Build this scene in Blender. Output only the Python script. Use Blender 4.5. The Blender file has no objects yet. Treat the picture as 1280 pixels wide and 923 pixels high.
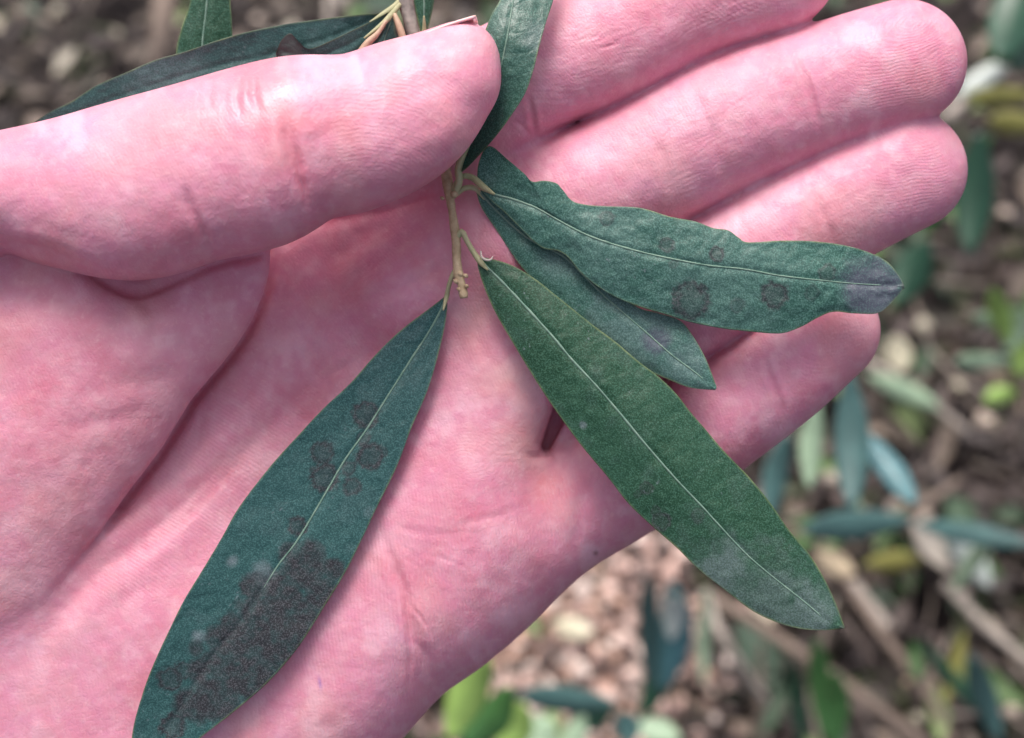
import bpy, math, random
import numpy as np
from mathutils import Vector, Matrix

# ------------------------------------------------------------------ camera, sky, sun
D = 1700.0            # distance camera - palm plane in "skin units"
S = 0.00012           # one skin unit in metres
TILT = math.radians(35)
CAM = np.array([0.0, 0.0, 0.72])
sc = bpy.context.scene
cd = bpy.data.cameras.new('camera'); cam = bpy.data.objects.new('camera', cd)
sc.collection.objects.link(cam); sc.camera = cam
cam.location = CAM; cam.rotation_euler = (TILT, 0, 0)
cd.sensor_width = 36; cd.lens = 36 * D / 1280.0
cd.clip_start = 0.01; cd.clip_end = 200
cd.dof.use_dof = True; cd.dof.focus_distance = (D - 85) * S; cd.dof.aperture_fstop = 13.0
w = bpy.data.worlds.new('World'); sc.world = w; w.use_nodes = True
nt = w.node_tree; sky = nt.nodes.new('ShaderNodeTexSky'); sky.sky_type = 'NISHITA'; sky.sun_disc = False
SUN_EL, SUN_AZ = 66, 342         # degrees; azimuth clockwise from +Y
sky.sun_elevation = math.radians(SUN_EL); sky.sun_rotation = math.radians(SUN_AZ)
sky.air_density = .6; sky.dust_density = 6.0; sky.ozone_density = .6
hs = nt.nodes.new('ShaderNodeHueSaturation'); hs.inputs['Saturation'].default_value = .7   # thin overcast: a greyer sky
nt.links.new(sky.outputs[0], hs.inputs['Color']); nt.links.new(hs.outputs[0], nt.nodes['Background'].inputs[0]); nt.nodes['Background'].inputs[1].default_value = 0.15
sd = bpy.data.lights.new('sun', 'SUN'); sd.energy = 1.4; sd.angle = math.radians(26); sd.color = (1, .96, .92)
so = bpy.data.objects.new('sun', sd); sc.collection.objects.link(so)
_a, _e = math.radians(SUN_AZ), math.radians(SUN_EL)
sdir = Vector((math.sin(_a) * math.cos(_e), math.cos(_a) * math.cos(_e), math.sin(_e)))
so.rotation_euler = sdir.to_track_quat('Z', 'Y').to_euler(); so.location = (0, 0, 3)
sc.view_settings.view_transform = 'Standard'; sc.view_settings.look = 'None'
sc.view_settings.gamma = 1.0; sc.view_settings.exposure = 0.58
sc.cycles.use_denoising = True
sc.cycles.max_bounces = 8

rng = np.random.RandomState(7); random.seed(7)
ct, st = math.cos(TILT), math.sin(TILT)
def cam2world(x, y, d):
    """x right, y up, d ahead of the camera, metres -> world (n,3)"""
    x, y, d = np.broadcast_arrays(np.asarray(x, float), np.asarray(y, float), np.asarray(d, float))
    return np.stack([CAM[0] + x, CAM[1] + y * ct + d * st, CAM[2] + y * st - d * ct], -1)
def W(u, v, z):
    d = (D - np.asarray(z, float)) * S
    return cam2world((np.asarray(u) - 640) / D * d, -(np.asarray(v) - 461.5) / D * d, d)
def Wd(u, v, d):
    return cam2world((np.asarray(u, float) - 640) / D * d, -(np.asarray(v, float) - 461.5) / D * d, d)
def ground_depth(u, v):
    return CAM[2] / (ct + (v - 461.5) / D * st)

# ------------------------------------------------------------------ noise
_lat = np.random.RandomState(3).rand(256, 256).astype(np.float32)
def vnoise(x, y, seed=0):
    x = np.asarray(x) + seed * 37.3; y = np.asarray(y) + seed * 11.9
    xi = np.floor(x).astype(int); yi = np.floor(y).astype(int)
    fx = x - xi; fy = y - yi; fx = fx * fx * (3 - 2 * fx); fy = fy * fy * (3 - 2 * fy)
    a = _lat[xi & 255, yi & 255]; b = _lat[(xi + 1) & 255, yi & 255]
    c = _lat[xi & 255, (yi + 1) & 255]; d = _lat[(xi + 1) & 255, (yi + 1) & 255]
    return (a * (1 - fx) + b * fx) * (1 - fy) + (c * (1 - fx) + d * fx) * fy
def fbm(x, y, o=4, seed=0):
    s = 0; amp = .5; t = 0
    for k in range(o):
        s = s + amp * vnoise(x * 2 ** k, y * 2 ** k, seed + k * 3); t += amp; amp *= .5
    return s / t * 2 - 1      # -1..1
def smooth(a, b, x):
    t = np.clip((x - a) / (b - a), 0, 1); return t * t * (3 - 2 * t)

# ------------------------------------------------------------------ curves
def catmull(P, n):
    P = np.asarray(P, float); m = len(P)
    if m == 2: return P[0] + (P[1] - P[0]) * np.linspace(0, 1, n)[:, None]
    Q = np.vstack([2 * P[0] - P[1], P, 2 * P[-1] - P[-2]])
    fine = []
    for i in range(m - 1):
        t = np.linspace(0, 1, 12, endpoint=False)[:, None]
        a, b, c, d = Q[i], Q[i + 1], Q[i + 2], Q[i + 3]
        fine.append(.5 * ((2 * b) + (-a + c) * t + (2 * a - 5 * b + 4 * c - d) * t ** 2 + (-a + 3 * b - 3 * c + d) * t ** 3))
    fine.append(P[-1:]); F = np.vstack(fine)
    dd = np.r_[0, np.cumsum(np.linalg.norm(np.diff(F[:, :2], axis=0), axis=1) + 1e-9)]
    s = np.linspace(0, dd[-1], n)
    return np.stack([np.interp(s, dd, F[:, k]) for k in range(F.shape[1])], 1)
def polydist(u, v, P):
    """distance to an open polyline and the running fraction along it"""
    P = np.asarray(P, float); best = np.full(np.shape(u), 1e9); fr = np.zeros(np.shape(u)); n = len(P) - 1
    for i in range(n):
        a, b = P[i], P[i + 1]; e = b - a
        h = np.clip(((u - a[0]) * e[0] + (v - a[1]) * e[1]) / (e @ e + 1e-9), 0, 1)
        d = np.hypot(u - a[0] - h * e[0], v - a[1] - h * e[1]); m = d < best
        best = np.where(m, d, best); fr = np.where(m, (i + h) / n, fr)
    return best, fr

# ------------------------------------------------------------------ object helpers
def props(o, label=None, cat=None, group=None, kind=None):
    if label: o['label'] = label
    if cat: o['category'] = cat
    if group: o['group'] = group
    if kind: o['kind'] = kind
    return o
def empty(name, loc, label, cat, group=None):
    o = bpy.data.objects.new(name, None); sc.collection.objects.link(o); o.location = loc; o.empty_display_size = .01
    return props(o, label, cat, group)
def mesh(name, V, F, mat, parent=None, origin=None, smoothf=True, label=None):
    V = np.asarray(V, float)
    if parent is not None:
        root = parent; off = np.zeros(3)
        while root is not None: off += np.array(root.location); root = root.parent
        loc = None
    else:
        off = V.mean(0) if origin is None else np.asarray(origin, float)
    me = bpy.data.meshes.new(name)
    if isinstance(F, np.ndarray):
        k = F.shape[1]; me.vertices.add(len(V)); me.vertices.foreach_set('co', (V - off).astype(np.float32).ravel())
        me.loops.add(F.size); me.loops.foreach_set('vertex_index', F.astype(np.int32).ravel())
        me.polygons.add(len(F)); me.polygons.foreach_set('loop_start', np.arange(0, F.size, k, dtype=np.int32))
        me.update(calc_edges=True)
    else:
        me.from_pydata([tuple(p) for p in V - off], [], F)
    me.polygons.foreach_set('use_smooth', [smoothf] * len(me.polygons))
    me.validate(); me.update()
    if mat is not None: me.materials.append(mat)
    o = bpy.data.objects.new(name, me); sc.collection.objects.link(o)
    if parent is None: o.location = off
    else: o.parent = parent
    if label: o['label'] = label
    return o
def fattr(o, name, arr):
    a = o.data.attributes.new(name, 'FLOAT', 'POINT'); a.data.foreach_set('value', np.asarray(arr, np.float32))
def cattr(o, name, arr):
    a = o.data.attributes.new(name, 'FLOAT_COLOR', 'POINT')
    arr = np.concatenate([arr, np.ones((len(arr), 1))], 1)
    a.data.foreach_set('color', arr.astype(np.float32).ravel())
def tube_geo(P, R, n=10, cap=True):
    """P world points (m,3), R radii in metres"""
    P = np.asarray(P, float); m = len(P); T = np.gradient(P, axis=0); T /= np.linalg.norm(T, axis=1)[:, None] + 1e-12
    up = np.array([0, 0, 1.]) if abs(T[0][2]) < .9 else np.array([1., 0, 0])
    N = np.cross(T[0], up); N /= np.linalg.norm(N); V = []
    for i in range(m):
        N = N - T[i] * (N @ T[i]); N /= np.linalg.norm(N); B = np.cross(T[i], N)
        a = np.arange(n) * 2 * math.pi / n
        V.append(P[i] + R[i] * (np.cos(a)[:, None] * N + np.sin(a)[:, None] * B))
    V = np.vstack(V); F = []
    for i in range(m - 1):
        for j in range(n):
            F.append((i * n + j, i * n + (j + 1) % n, (i + 1) * n + (j + 1) % n, (i + 1) * n + j))
    if cap:
        F.append(tuple(range(n))[::-1]); F.append(tuple((m - 1) * n + j for j in range(n)))
    return V, F

# ------------------------------------------------------------------ material helpers
class MT:
    def __init__(s, name):
        s.m = bpy.data.materials.new(name); s.m.use_nodes = True; s.t = s.m.node_tree
        s.b = s.t.nodes['Principled BSDF']; s.o = s.t.nodes['Material Output']
    def n(s, typ, **kw):
        x = s.t.nodes.new(typ)
        for k, v in kw.items():
            if k.startswith('i_'): x.inputs[k[2:].replace('_', ' ')].default_value = v
            else: setattr(x, k, v)
        return x
    def l(s, a, b): s.t.links.new(a, b)
    def attr(s, name): return s.n('ShaderNodeAttribute', attribute_name=name)
    def noise(s, scale, detail=3, rough=.5, vec=None, dist=0):
        x = s.n('ShaderNodeTexNoise'); x.inputs['Scale'].default_value = scale; x.inputs['Detail'].default_value = detail
        x.inputs['Roughness'].default_value = rough; x.inputs['Distortion'].default_value = dist
        if vec is None: vec = s.n('ShaderNodeTexCoord').outputs['Object']
        s.l(vec, x.inputs['Vector']); return x.outputs['Fac']
    def ramp(s, fac, stops):
        r = s.n('ShaderNodeValToRGB'); e = r.color_ramp.elements
        while len(e) < len(stops): e.new(.5)
        for el, (p, c) in zip(e, stops):
            el.position = p; el.color = (*c, 1) if not np.isscalar(c) else (c, c, c, 1)
        s.l(fac, r.inputs[0]); return r.outputs[0]
    def mix(s, fac, a, b, mode='MIX'):
        x = s.n('ShaderNodeMix', data_type='RGBA', blend_type=mode)
        for i, q in ((0, fac), (6, a), (7, b)):
            if hasattr(q, 'is_linked'): s.l(q, x.inputs[i])
            elif i == 0: x.inputs[i].default_value = q
            else: x.inputs[i].default_value = (*q, 1)
        return x.outputs[2]
    def math(s, op, a, b=0.0, c=None):
        x = s.n('ShaderNodeMath', operation=op)
        for i, q in enumerate((a, b, c)):
            if q is None: continue
            if hasattr(q, 'is_linked'): s.l(q, x.inputs[i])
            else: x.inputs[i].default_value = q
        return x.outputs[0]
    def bump(s, h, dist, strength=1.0, normal=None):
        x = s.n('ShaderNodeBump'); x.inputs['Distance'].default_value = dist; x.inputs['Strength'].default_value = strength
        s.l(h, x.inputs['Height'])
        if normal is not None: s.l(normal, x.inputs['Normal'])
        return x.outputs['Normal']
    def set(s, **kw):
        for k, v in kw.items():
            i = s.b.inputs[k.replace('_', ' ')]
            if hasattr(v, 'is_linked'): s.l(v, i)
            else: i.default_value = v

# ---- skin
M = MT('skin'); tone = M.attr('skin_tone').outputs['Color']
n1 = M.noise(2600, 3, .6); n2 = M.noise(420, 4, .6); n3 = M.noise(120, 3, .5)
col = M.mix(M.math('MULTIPLY', M.math('SUBTRACT', n2, .42), 1.5), tone, (.72, .40, .45))
col = M.mix(M.ramp(n3, [(.45, 0.), (.75, .35)]), col, (.64, .24, .28))
ph = M.attr('ridge_phase').outputs['Fac']; am = M.attr('ridge_amp').outputs['Fac']
jit = M.noise(450, 2, .5)
rid = M.math('SINE', M.math('MULTIPLY_ADD', jit, 3.0, M.math('MULTIPLY', ph, 2 * math.pi)))
rh = M.math('MULTIPLY', M.math('MULTIPLY_ADD', rid, .5, .5), am)
col = M.mix(M.math('MULTIPLY', rh, .10), col, (.86, .60, .66))
col = M.mix(M.ramp(M.noise(1300, 4, .65, None, 1.2), [(.52, 0.), (.72, .22)]), col, (.60, .22, .25)); col = M.mix(M.ramp(M.noise(1000, 4, .65, None, 1.2), [(.55, 0.), (.75, .35)]), col, (.84, .52, .55))
vor = M.n('ShaderNodeTexVoronoi', feature='DISTANCE_TO_EDGE'); vor.inputs['Scale'].default_value = 1500
M.l(M.n('ShaderNodeTexCoord').outputs['Object'], vor.inputs['Vector'])
vh = M.ramp(vor.outputs['Distance'], [(0, 0.), (.25, 1.)])
bn = M.bump(rh, .000065, 1.0)
bn = M.bump(vh, .000025, .7, bn); bn = M.bump(n1, .00004, .8, bn); fl_ = M.noise(1100, 4, .65, None, 1.5); bn = M.bump(fl_, .00004, .8, bn); bn = M.bump(n2, .00006, .6, bn)
M.set(Base_Color=col, Roughness=M.math('SUBTRACT', .47, M.math('MULTIPLY', M.attr('oil').outputs['Fac'], .27)), Subsurface_Weight=.32, Subsurface_Scale=.0018, Specular_IOR_Level=.45, Normal=bn)
M.b.inputs['Subsurface Radius'].default_value = (1, .38, .28)
SKIN = M.m
M = MT('thumbnail_plate'); M.set(Base_Color=(.78, .50, .50, 1), Roughness=.3, Subsurface_Weight=.3, Subsurface_Scale=.001); NAIL = M.m

# ---- leaf of the held sprig
def leaf_mat(name, dark, light, grain=.5):
    M = MT(name); tc = M.n('ShaderNodeTexCoord').outputs['Object']
    g = M.noise(4600, 2, .75, tc); g2 = M.noise(300, 4, .6, tc); g3 = M.noise(60, 3, .6, tc)
    vo = M.n('ShaderNodeTexVoronoi', feature='F1'); vo.inputs['Scale'].default_value = 2600; M.l(tc, vo.inputs['Vector'])
    base = M.mix(M.ramp(g3, [(.3, 0.), (.7, 1.)]), dark, tuple(.62 * a + .38 * b for a, b in zip(dark, light)))
    base = M.mix(M.math('MULTIPLY', M.ramp(g2, [(.35, 0.), (.7, 1.)]), .45), base, tuple(.6 * a + .4 * b for a, b in zip(dark, light)))
    sp = M.ramp(g, [(.49, 0.), (.60, 1.)])
    sp2 = M.ramp(vo.outputs['Distance'], [(.12, 1.), (.42, 0.)])
    base = M.mix(M.math('MULTIPLY', M.math('MAXIMUM', sp, M.math('MULTIPLY', sp2, .6)), grain), base, tuple(min(1, 1.6 * c + .03) for c in light))
    bloom_sheen = M.attr('bloom_sheen').outputs['Fac']
    base = M.mix(M.math('MULTIPLY', bloom_sheen, M.ramp(g, [(.35, .35), (.62, 1.)])), base, (.21, .25, .27))
    spot = M.attr('spot').outputs['Fac']
    sn = M.noise(900, 3, .7, tc)
    base = M.mix(M.math('MULTIPLY', spot, M.ramp(sn, [(.40, 1.), (.75, .86)])), base, (.019, .019, .022))
    base = M.mix(M.math('MULTIPLY', spot, M.math('MULTIPLY', sp, .5)), base, (.15, .15, .165))
    base = M.mix(M.math('MULTIPLY', M.attr('purple').outputs['Fac'], M.ramp(g, [(.45, 1.), (.62, .55)])), base, (.070, .070, .105))
    base = M.mix(M.math('MULTIPLY', M.attr('rim').outputs['Fac'], .6), base, (.22, .26, .10))
    base = M.mix(M.math('MULTIPLY', M.attr('back').outputs['Fac'], .85), base, (.30, .33, .27))
    base = M.mix(M.attr('brown').outputs['Fac'], base, (.065, .07, .065))
    bn = M.bump(g, .00006, .8); bn = M.bump(g2, .00025, .6, bn)
    M.set(Base_Color=base, Roughness=.46, Specular_IOR_Level=.38, Normal=bn)
    return M.m
LM_TEAL = leaf_mat('leaf_teal', (.009, .050, .048), (.045, .125, .122), .48)
LM_GREEN = leaf_mat('leaf_green', (.004, .036, .012), (.030, .100, .062), .5)
LM_GREY = leaf_mat('leaf_greygreen', (.014, .066, .048), (.068, .165, .135), .55)
LM_GLOSS = leaf_mat('leaf_glossy', (.010, .055, .036), (.055, .14, .11), .5); LM_GLOSS.node_tree.nodes['Principled BSDF'].inputs['Roughness'].default_value = .34; LM_GLOSS.node_tree.nodes['Principled BSDF'].inputs['Specular IOR Level'].default_value = .55
LM_DARK = leaf_mat('leaf_dark', (.016, .056, .052), (.045, .115, .112), .35)
def simple(name, c1, c2, scale=200, rough=.6, bump=.0002, tr=0, spec=.4):
    M = MT(name); g = M.noise(scale, 4, .6)
    M.set(Base_Color=M.mix(M.ramp(g, [(.3, 0.), (.7, 1.)]), c1, c2), Roughness=rough, Specular_IOR_Level=spec, Normal=M.bump(g, bump, .7))
    return M.m
MIDRIB = simple('midrib_pale', (.11, .21, .16), (.21, .30, .24), 900, .5)
PETIOLE = simple('petiole', (.30, .31, .16), (.46, .42, .26), 500, .55)
TWIG = simple('twig_bark', (.34, .24, .14), (.56, .43, .28), 700, .7, .0003)
TWIG_GREY = simple('twig_grey', (.16, .14, .13), (.33, .29, .26), 600, .8, .0003)
TAN = simple('tan_bud', (.40, .26, .17), (.56, .40, .29), 500, .5)

# ------------------------------------------------------------------ THE HAND (implicit surface -> one mesh)
H = 4.0
us = np.arange(-460, 1244, H); vs = np.arange(-260, 1300, H); zs = np.arange(-236, 244, H)
U, Vv = np.meshgrid(us, vs, indexing='ij')
def tube2d(stn, n=110):
    P = catmull(stn, n); best = np.full(U.shape, 1e9); out = [np.zeros(U.shape) for _ in range(3)]
    for i in range(n - 1):
        a, b = P[i], P[i + 1]; e = b[:2] - a[:2]
        h = np.clip(((U - a[0]) * e[0] + (Vv - a[1]) * e[1]) / (e @ e + 1e-9), 0, 1)
        q = np.hypot(U - a[0] - h * e[0], Vv - a[1] - h * e[1]) / (a[2] + (b[2] - a[2]) * h); m = q < best
        best = np.where(m, q, best)
        for k, j in enumerate((2, 3, 4)): out[k] = np.where(m, a[j] + (b[j] - a[j]) * h, out[k])
    return (blur2(best, 6, 2), *(blur2(x, 10, 2) for x in out))       # q, w, zc, t
def poly_sd(P):
    """signed distance, positive inside"""
    P = np.asarray(P, float); d = np.full(U.shape, 1e9); ins = np.zeros(U.shape, bool); n = len(P)
    for i in range(n):
        a, b = P[i], P[(i + 1) % n]; e = b - a
        h = np.clip(((U - a[0]) * e[0] + (Vv - a[1]) * e[1]) / (e @ e + 1e-9), 0, 1)
        d = np.minimum(d, np.hypot(U - a[0] - h * e[0], Vv - a[1] - h * e[1]))
        c = ((a[1] > Vv) != (b[1] > Vv)) & (U < (b[0] - a[0]) * (Vv - a[1]) / (b[1] - a[1] + 1e-12) + a[0]); ins ^= c
    return np.where(ins, d, -d)
def blur2(A, r, it=3):
    k = int(r / H)
    if k < 1: return A
    for _ in range(it):
        for ax in (0, 1):
            pad = [(0, 0), (0, 0)]; pad[ax] = (k + 1, k)
            c = np.cumsum(np.pad(A, pad, mode='edge'), axis=ax)
            sl1 = [slice(None)] * 2; sl2 = [slice(None)] * 2
            sl1[ax] = slice(2 * k + 1, None); sl2[ax] = slice(0, -(2 * k + 1))
            A = (c[tuple(sl1)] - c[tuple(sl2)]) / (2 * k + 1)
    return A
def rbf(pts):
    pts = np.asarray(pts, float); n = len(pts)
    def k(r2): return np.where(r2 > 0, r2 * np.log(np.maximum(r2, 1e-9)), 0)
    X = pts[:, :2] / 300; r2 = ((X[:, None] - X[None]) ** 2).sum(-1)
    A = np.zeros((n + 3, n + 3)); A[:n, :n] = k(r2) + np.eye(n) * .02; A[:n, n] = 1; A[:n, n + 1:] = X; A[n, :n] = 1; A[n + 1:, :n] = X.T
    c = np.linalg.solve(A, np.r_[pts[:, 2], 0, 0, 0]); Z = c[n] + c[n + 1] * U / 300 + c[n + 2] * Vv / 300
    for i in range(n): Z = Z + c[i] * k((U / 300 - X[i, 0]) ** 2 + (Vv / 300 - X[i, 1]) ** 2)
    return Z
Z3 = zs[None, None, :].astype(np.float32)
def sdf(q, w, zc, t, p=2.15):
    q = q.astype(np.float32)[..., None]; zc = zc.astype(np.float32)[..., None]; t = t.astype(np.float32)[..., None]
    m = np.minimum(w, t[..., 0]).astype(np.float32)[..., None]
    return ((q ** p + (np.abs(Z3 - zc) / t) ** p) ** np.float32(1 / p) - 1) * m
def smin(a, b, k):
    if not np.isscalar(k): k = k.astype(np.float32)[..., None]
    h = np.clip(.5 + .5 * (b - a) / k, 0, 1); return b + (a - b) * h - k * h * (1 - h)

#            u     v    half-width  z   half-thickness
index  = [(470, 205, 88, -80, 76), (535, 165, 86, -44, 76), (607, 120, 80, -28, 72), (675, 84, 79, -22, 70), (745, 54, 80, -18, 70),
          (858, -6, 82, -16, 68), (920, -28, 80, -12, 64), (968, -42, 80, -10, 58)]
middle = [(520, 365, 92, -55, 80), (600, 312, 86, -42, 78), (680, 270, 84, -34, 76), (755, 232, 83, -28, 74), (822, 199, 84, -24, 73), (922, 148, 84, -18, 72),
          (1017, 112, 79, -16, 66), (1080, 92, 79, -12, 64), (1131, 77, 78.5, -10, 57)]
ring   = [(600, 505, 90, -62, 78), (700, 445, 84, -55, 76), (825, 388, 80, -46, 72), (893, 348, 79, -42, 71), (975, 296, 77, -38, 70), (1075, 243, 75, -32, 64), (1134, 212, 76, -28, 56)]
pinky  = [(610, 680, 84, -75, 74), (690, 645, 80, -72, 70), (775, 600, 76, -62, 66), (840, 562, 73, -54, 64), (889, 529, 71, -48, 62), (971, 471, 67, -38, 60), (1034, 413, 67, -30, 52)]
thumb  = [(-330, 560, 170, -10, 110), (-190, 330, 120, 30, 100), (-90, 270, 92, 62, 92), (0, 240, 76, 84, 86), (85, 241, 95, 100, 90), (168, 237, 114, 112, 90), (243, 216, 113.5, 122, 88),
          (318, 197, 116, 128, 87), (372, 175, 106, 130, 80), (442, 166, 99, 124, 77), (505, 139, 91, 116, 72), (560, 100, 66, 108, 58)]
thumb_corner = [(560, 96, 48, 108, 44), (581, 66, 37, 108, 34)]
arm    = [(120, 760, 200, -75, 110), (-100, 900, 225, -80, 112), (-250, 980, 235, -80, 115), (-470, 1085, 250, -80, 120)]
palm_outline = [(560, 70), (660, 90), (730, 170), (745, 300), (738, 400), (716, 470), (695, 530), (702, 600), (720, 660), (722, 705), (705, 733), (687, 756), (672, 774), (637, 806),
                (600, 836), (556, 866), (534, 888), (500, 928), (440, 990), (340, 1060), (180, 1130), (-60, 1170), (-330, 1150), (-420, 900), (-330, 640), (-150, 420), (60, 260), (300, 170), (430, 120)]
palm_z = [(450, 430, -18), (380, 520, -14), (335, 450, 0), (480, 300, -16), (400, 320, -30), (560, 240, 4), (560, 330, 2), (600, 420, 24), (640, 540, 34), (600, 600, 44),
          (560, 520, 30), (520, 620, 42), (500, 760, 46), (430, 880, 40), (620, 700, 40), (300, 800, 30), (250, 690, -4), (160, 760, 6), (100, 860, 10), (300, 600, -2),
          (150, 980, 30), (660, 660, 30), (-100, 1000, 10), (-350, 950, 10), (700, 100, -20), (700, 300, 10), (420, 640, 22), (700, 600, 10), (0, 700, -20), (200, 400, -20),
          (350, 960, 30)]
mound_outline = [(339, 300), (338, 325), (336, 345), (328, 371), (314, 403), (297, 430), (277, 456), (239, 500), (202, 561), (157, 620), (126, 664), (97, 698), (79, 730), (63, 761), (41, 790), (0, 830),
                 (-60, 880), (-180, 950), (-330, 980), (-430, 800), (-400, 500), (-250, 300), (-100, 200), (60, 180), (200, 190), (300, 240)]
qi = sdf(*tube2d(index)); F = smin(qi, sdf(*tube2d(middle)), 9.0)
F = smin(F, sdf(*tube2d(ring)), 9.0); F = smin(F, sdf(*tube2d(pinky)), 9.0); del qi
d = blur2(poly_sd(palm_outline), 8, 2); zt = rbf(palm_z); zb = np.full(U.shape, -185.0) + 30 * np.clip(-U / 400, 0, 1)
R = 120.0
P = sdf(np.clip(1 - d / R, 0, None), np.full(U.shape, R), (zt + zb) / 2, (zt - zb) / 2, 2.3)
P = smin(P, sdf(*tube2d(arm)), 70.0)
F = smin(F, P, 26.0); del P
F = smin(F, sdf(*tube2d([(540, 640, 100, -92, 70), (700, 540, 90, -96, 62), (760, 440, 85, -96, 60), (770, 300, 85, -92, 60), (740, 200, 80, -90, 60)], 30)), 8.0)
d = blur2(poly_sd(mound_outline), 4, 2)
R = 165.0
mz = 92 - 16 * smooth(420, 340, Vv) + 6 * np.exp(-((U - 200) ** 2 + (Vv - 440) ** 2) / 110 ** 2) - 34 * np.exp(-((U - 172) ** 2 + (Vv - 345) ** 2) / 42 ** 2) - 30 * smooth(560, 900, Vv) - 60 * smooth(-80, -400, U)
zc = 34.0 - 30 * smooth(680, 900, Vv) - 30 * smooth(0, -200, U); Tm = mz - zc
Mo = sdf(np.clip(1 - d / R, 0, None), np.full(U.shape, R), zc, Tm, 2.0)
kk = 3 + 40 * smooth(0, -150, U) + 18 * smooth(660, 840, Vv)
F = smin(F, Mo, kk); del Mo
kk = 5 + 60 * smooth(10, -160, U)
F = smin(F, smin(sdf(*tube2d(thumb)), sdf(*tube2d(thumb_corner, 8)), 22.0), kk)
# the small deep pit where palm pad, ring and little finger meet, and the one under the thumb fold
def pit(F, a, b, r, z0, z1):
    a = np.array(a, float); b = np.array(b, float); e = b - a
    h = np.clip(((U - a[0]) * e[0] + (Vv - a[1]) * e[1]) / (e @ e), 0, 1)
    q = np.hypot(U - a[0] - h * e[0], Vv - a[1] - h * e[1]).astype(np.float32)[..., None]
    zz = np.maximum(0, np.float32(z0) - Z3)
    s = (r + (6 - r) * h.astype(np.float32))[..., None] - np.sqrt(q ** 2 + zz ** 2)
    return -smin(-F, -s, 11.0)
F = pit(F, (713, 486), (682, 558), 13.0, -50, 0)
F[:, :, :1] = 5; F[:, :, -1:] = 5; F[:1] = 5; F[-1:] = 5; F[:, :1] = 5; F[:, -1:] = 5
def surface_nets(F):
    s = F < 0; nx, ny, nz = F.shape
    c = np.zeros((nx - 1, ny - 1, nz - 1), np.uint8)
    for i in (0, 1):
        for j in (0, 1):
            for k in (0, 1): c += s[i:nx - 1 + i, j:ny - 1 + j, k:nz - 1 + k]
    I, J, K = np.nonzero((c > 0) & (c < 8)); n = len(I)
    idx = np.full(c.shape, -1, np.int32); idx[I, J, K] = np.arange(n)
    acc = np.zeros((n, 3)); cnt = np.zeros(n); val = {}
    for o in np.ndindex(2, 2, 2): val[o] = F[I + o[0], J + o[1], K + o[2]]
    for o in np.ndindex(2, 2, 2):
        for ax in range(3):
            if o[ax]: continue
            p = list(o); p[ax] = 1; a, b = val[o], val[tuple(p)]
            m = (a < 0) != (b < 0); t = np.where(m, a / np.where(m, a - b, 1), 0)
            pt = np.tile(np.array(o, float), (n, 1)); pt[:, ax] += t
            acc += pt * m[:, None]; cnt += m
    V = acc / cnt[:, None] + np.stack([I, J, K], 1); Q = []
    for ax in range(3):
        a = [slice(None)] * 3; b = [slice(None)] * 3; a[ax] = slice(0, -1); b[ax] = slice(1, None)
        E = s[tuple(a)] != s[tuple(b)]; X = list(np.nonzero(E)); o1, o2 = [(1, 2), (2, 0), (0, 1)][ax]
        ok = (X[o1] > 0) & (X[o2] > 0) & (X[o1] < F.shape[o1] - 1) & (X[o2] < F.shape[o2] - 1); X = [x[ok] for x in X]
        def g(d1, d2):
            Y = [x.copy() for x in X]; Y[o1] -= d1; Y[o2] -= d2; return idx[Y[0], Y[1], Y[2]]
        q = np.stack([g(1, 1), g(0, 1), g(0, 0), g(1, 0)], 1)
        ins = s[X[0], X[1], X[2]]; q[~ins] = q[~ins][:, ::-1]; Q.append(q)
    return V, np.vstack(Q)
HV, HF = surface_nets(F); del F
HV = HV * H + np.array([us[0], vs[0], zs[0]])
# (u, v, z) -> v runs downwards, so the winding flips
HF = HF[:, ::-1].copy()
# light smoothing
def relax(V, Fq, it, lam=.5):
    e = np.vstack([Fq[:, [0, 1]], Fq[:, [1, 2]], Fq[:, [2, 3]], Fq[:, [3, 0]]]); n = len(V)
    deg = np.bincount(e.ravel(), minlength=n).astype(float)
    for k in range(it):
        l = lam if k % 2 == 0 else -lam * .9
        s = np.stack([np.bincount(e[:, 0], V[e[:, 1], c], n) + np.bincount(e[:, 1], V[e[:, 0], c], n) for c in range(3)], 1) / deg[:, None]
        V = V + l * (s - V)
    return V
HV = relax(HV, HF, 12)
def normals(V, Fq):
    fn = np.cross(V[Fq[:, 2]] - V[Fq[:, 0]], V[Fq[:, 3]] - V[Fq[:, 1]])
    N = np.stack([sum(np.bincount(Fq[:, j], fn[:, c], len(V)) for j in range(4)) for c in range(3)], 1)
    return N / (np.linalg.norm(N, axis=1)[:, None] + 1e-12)
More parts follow.
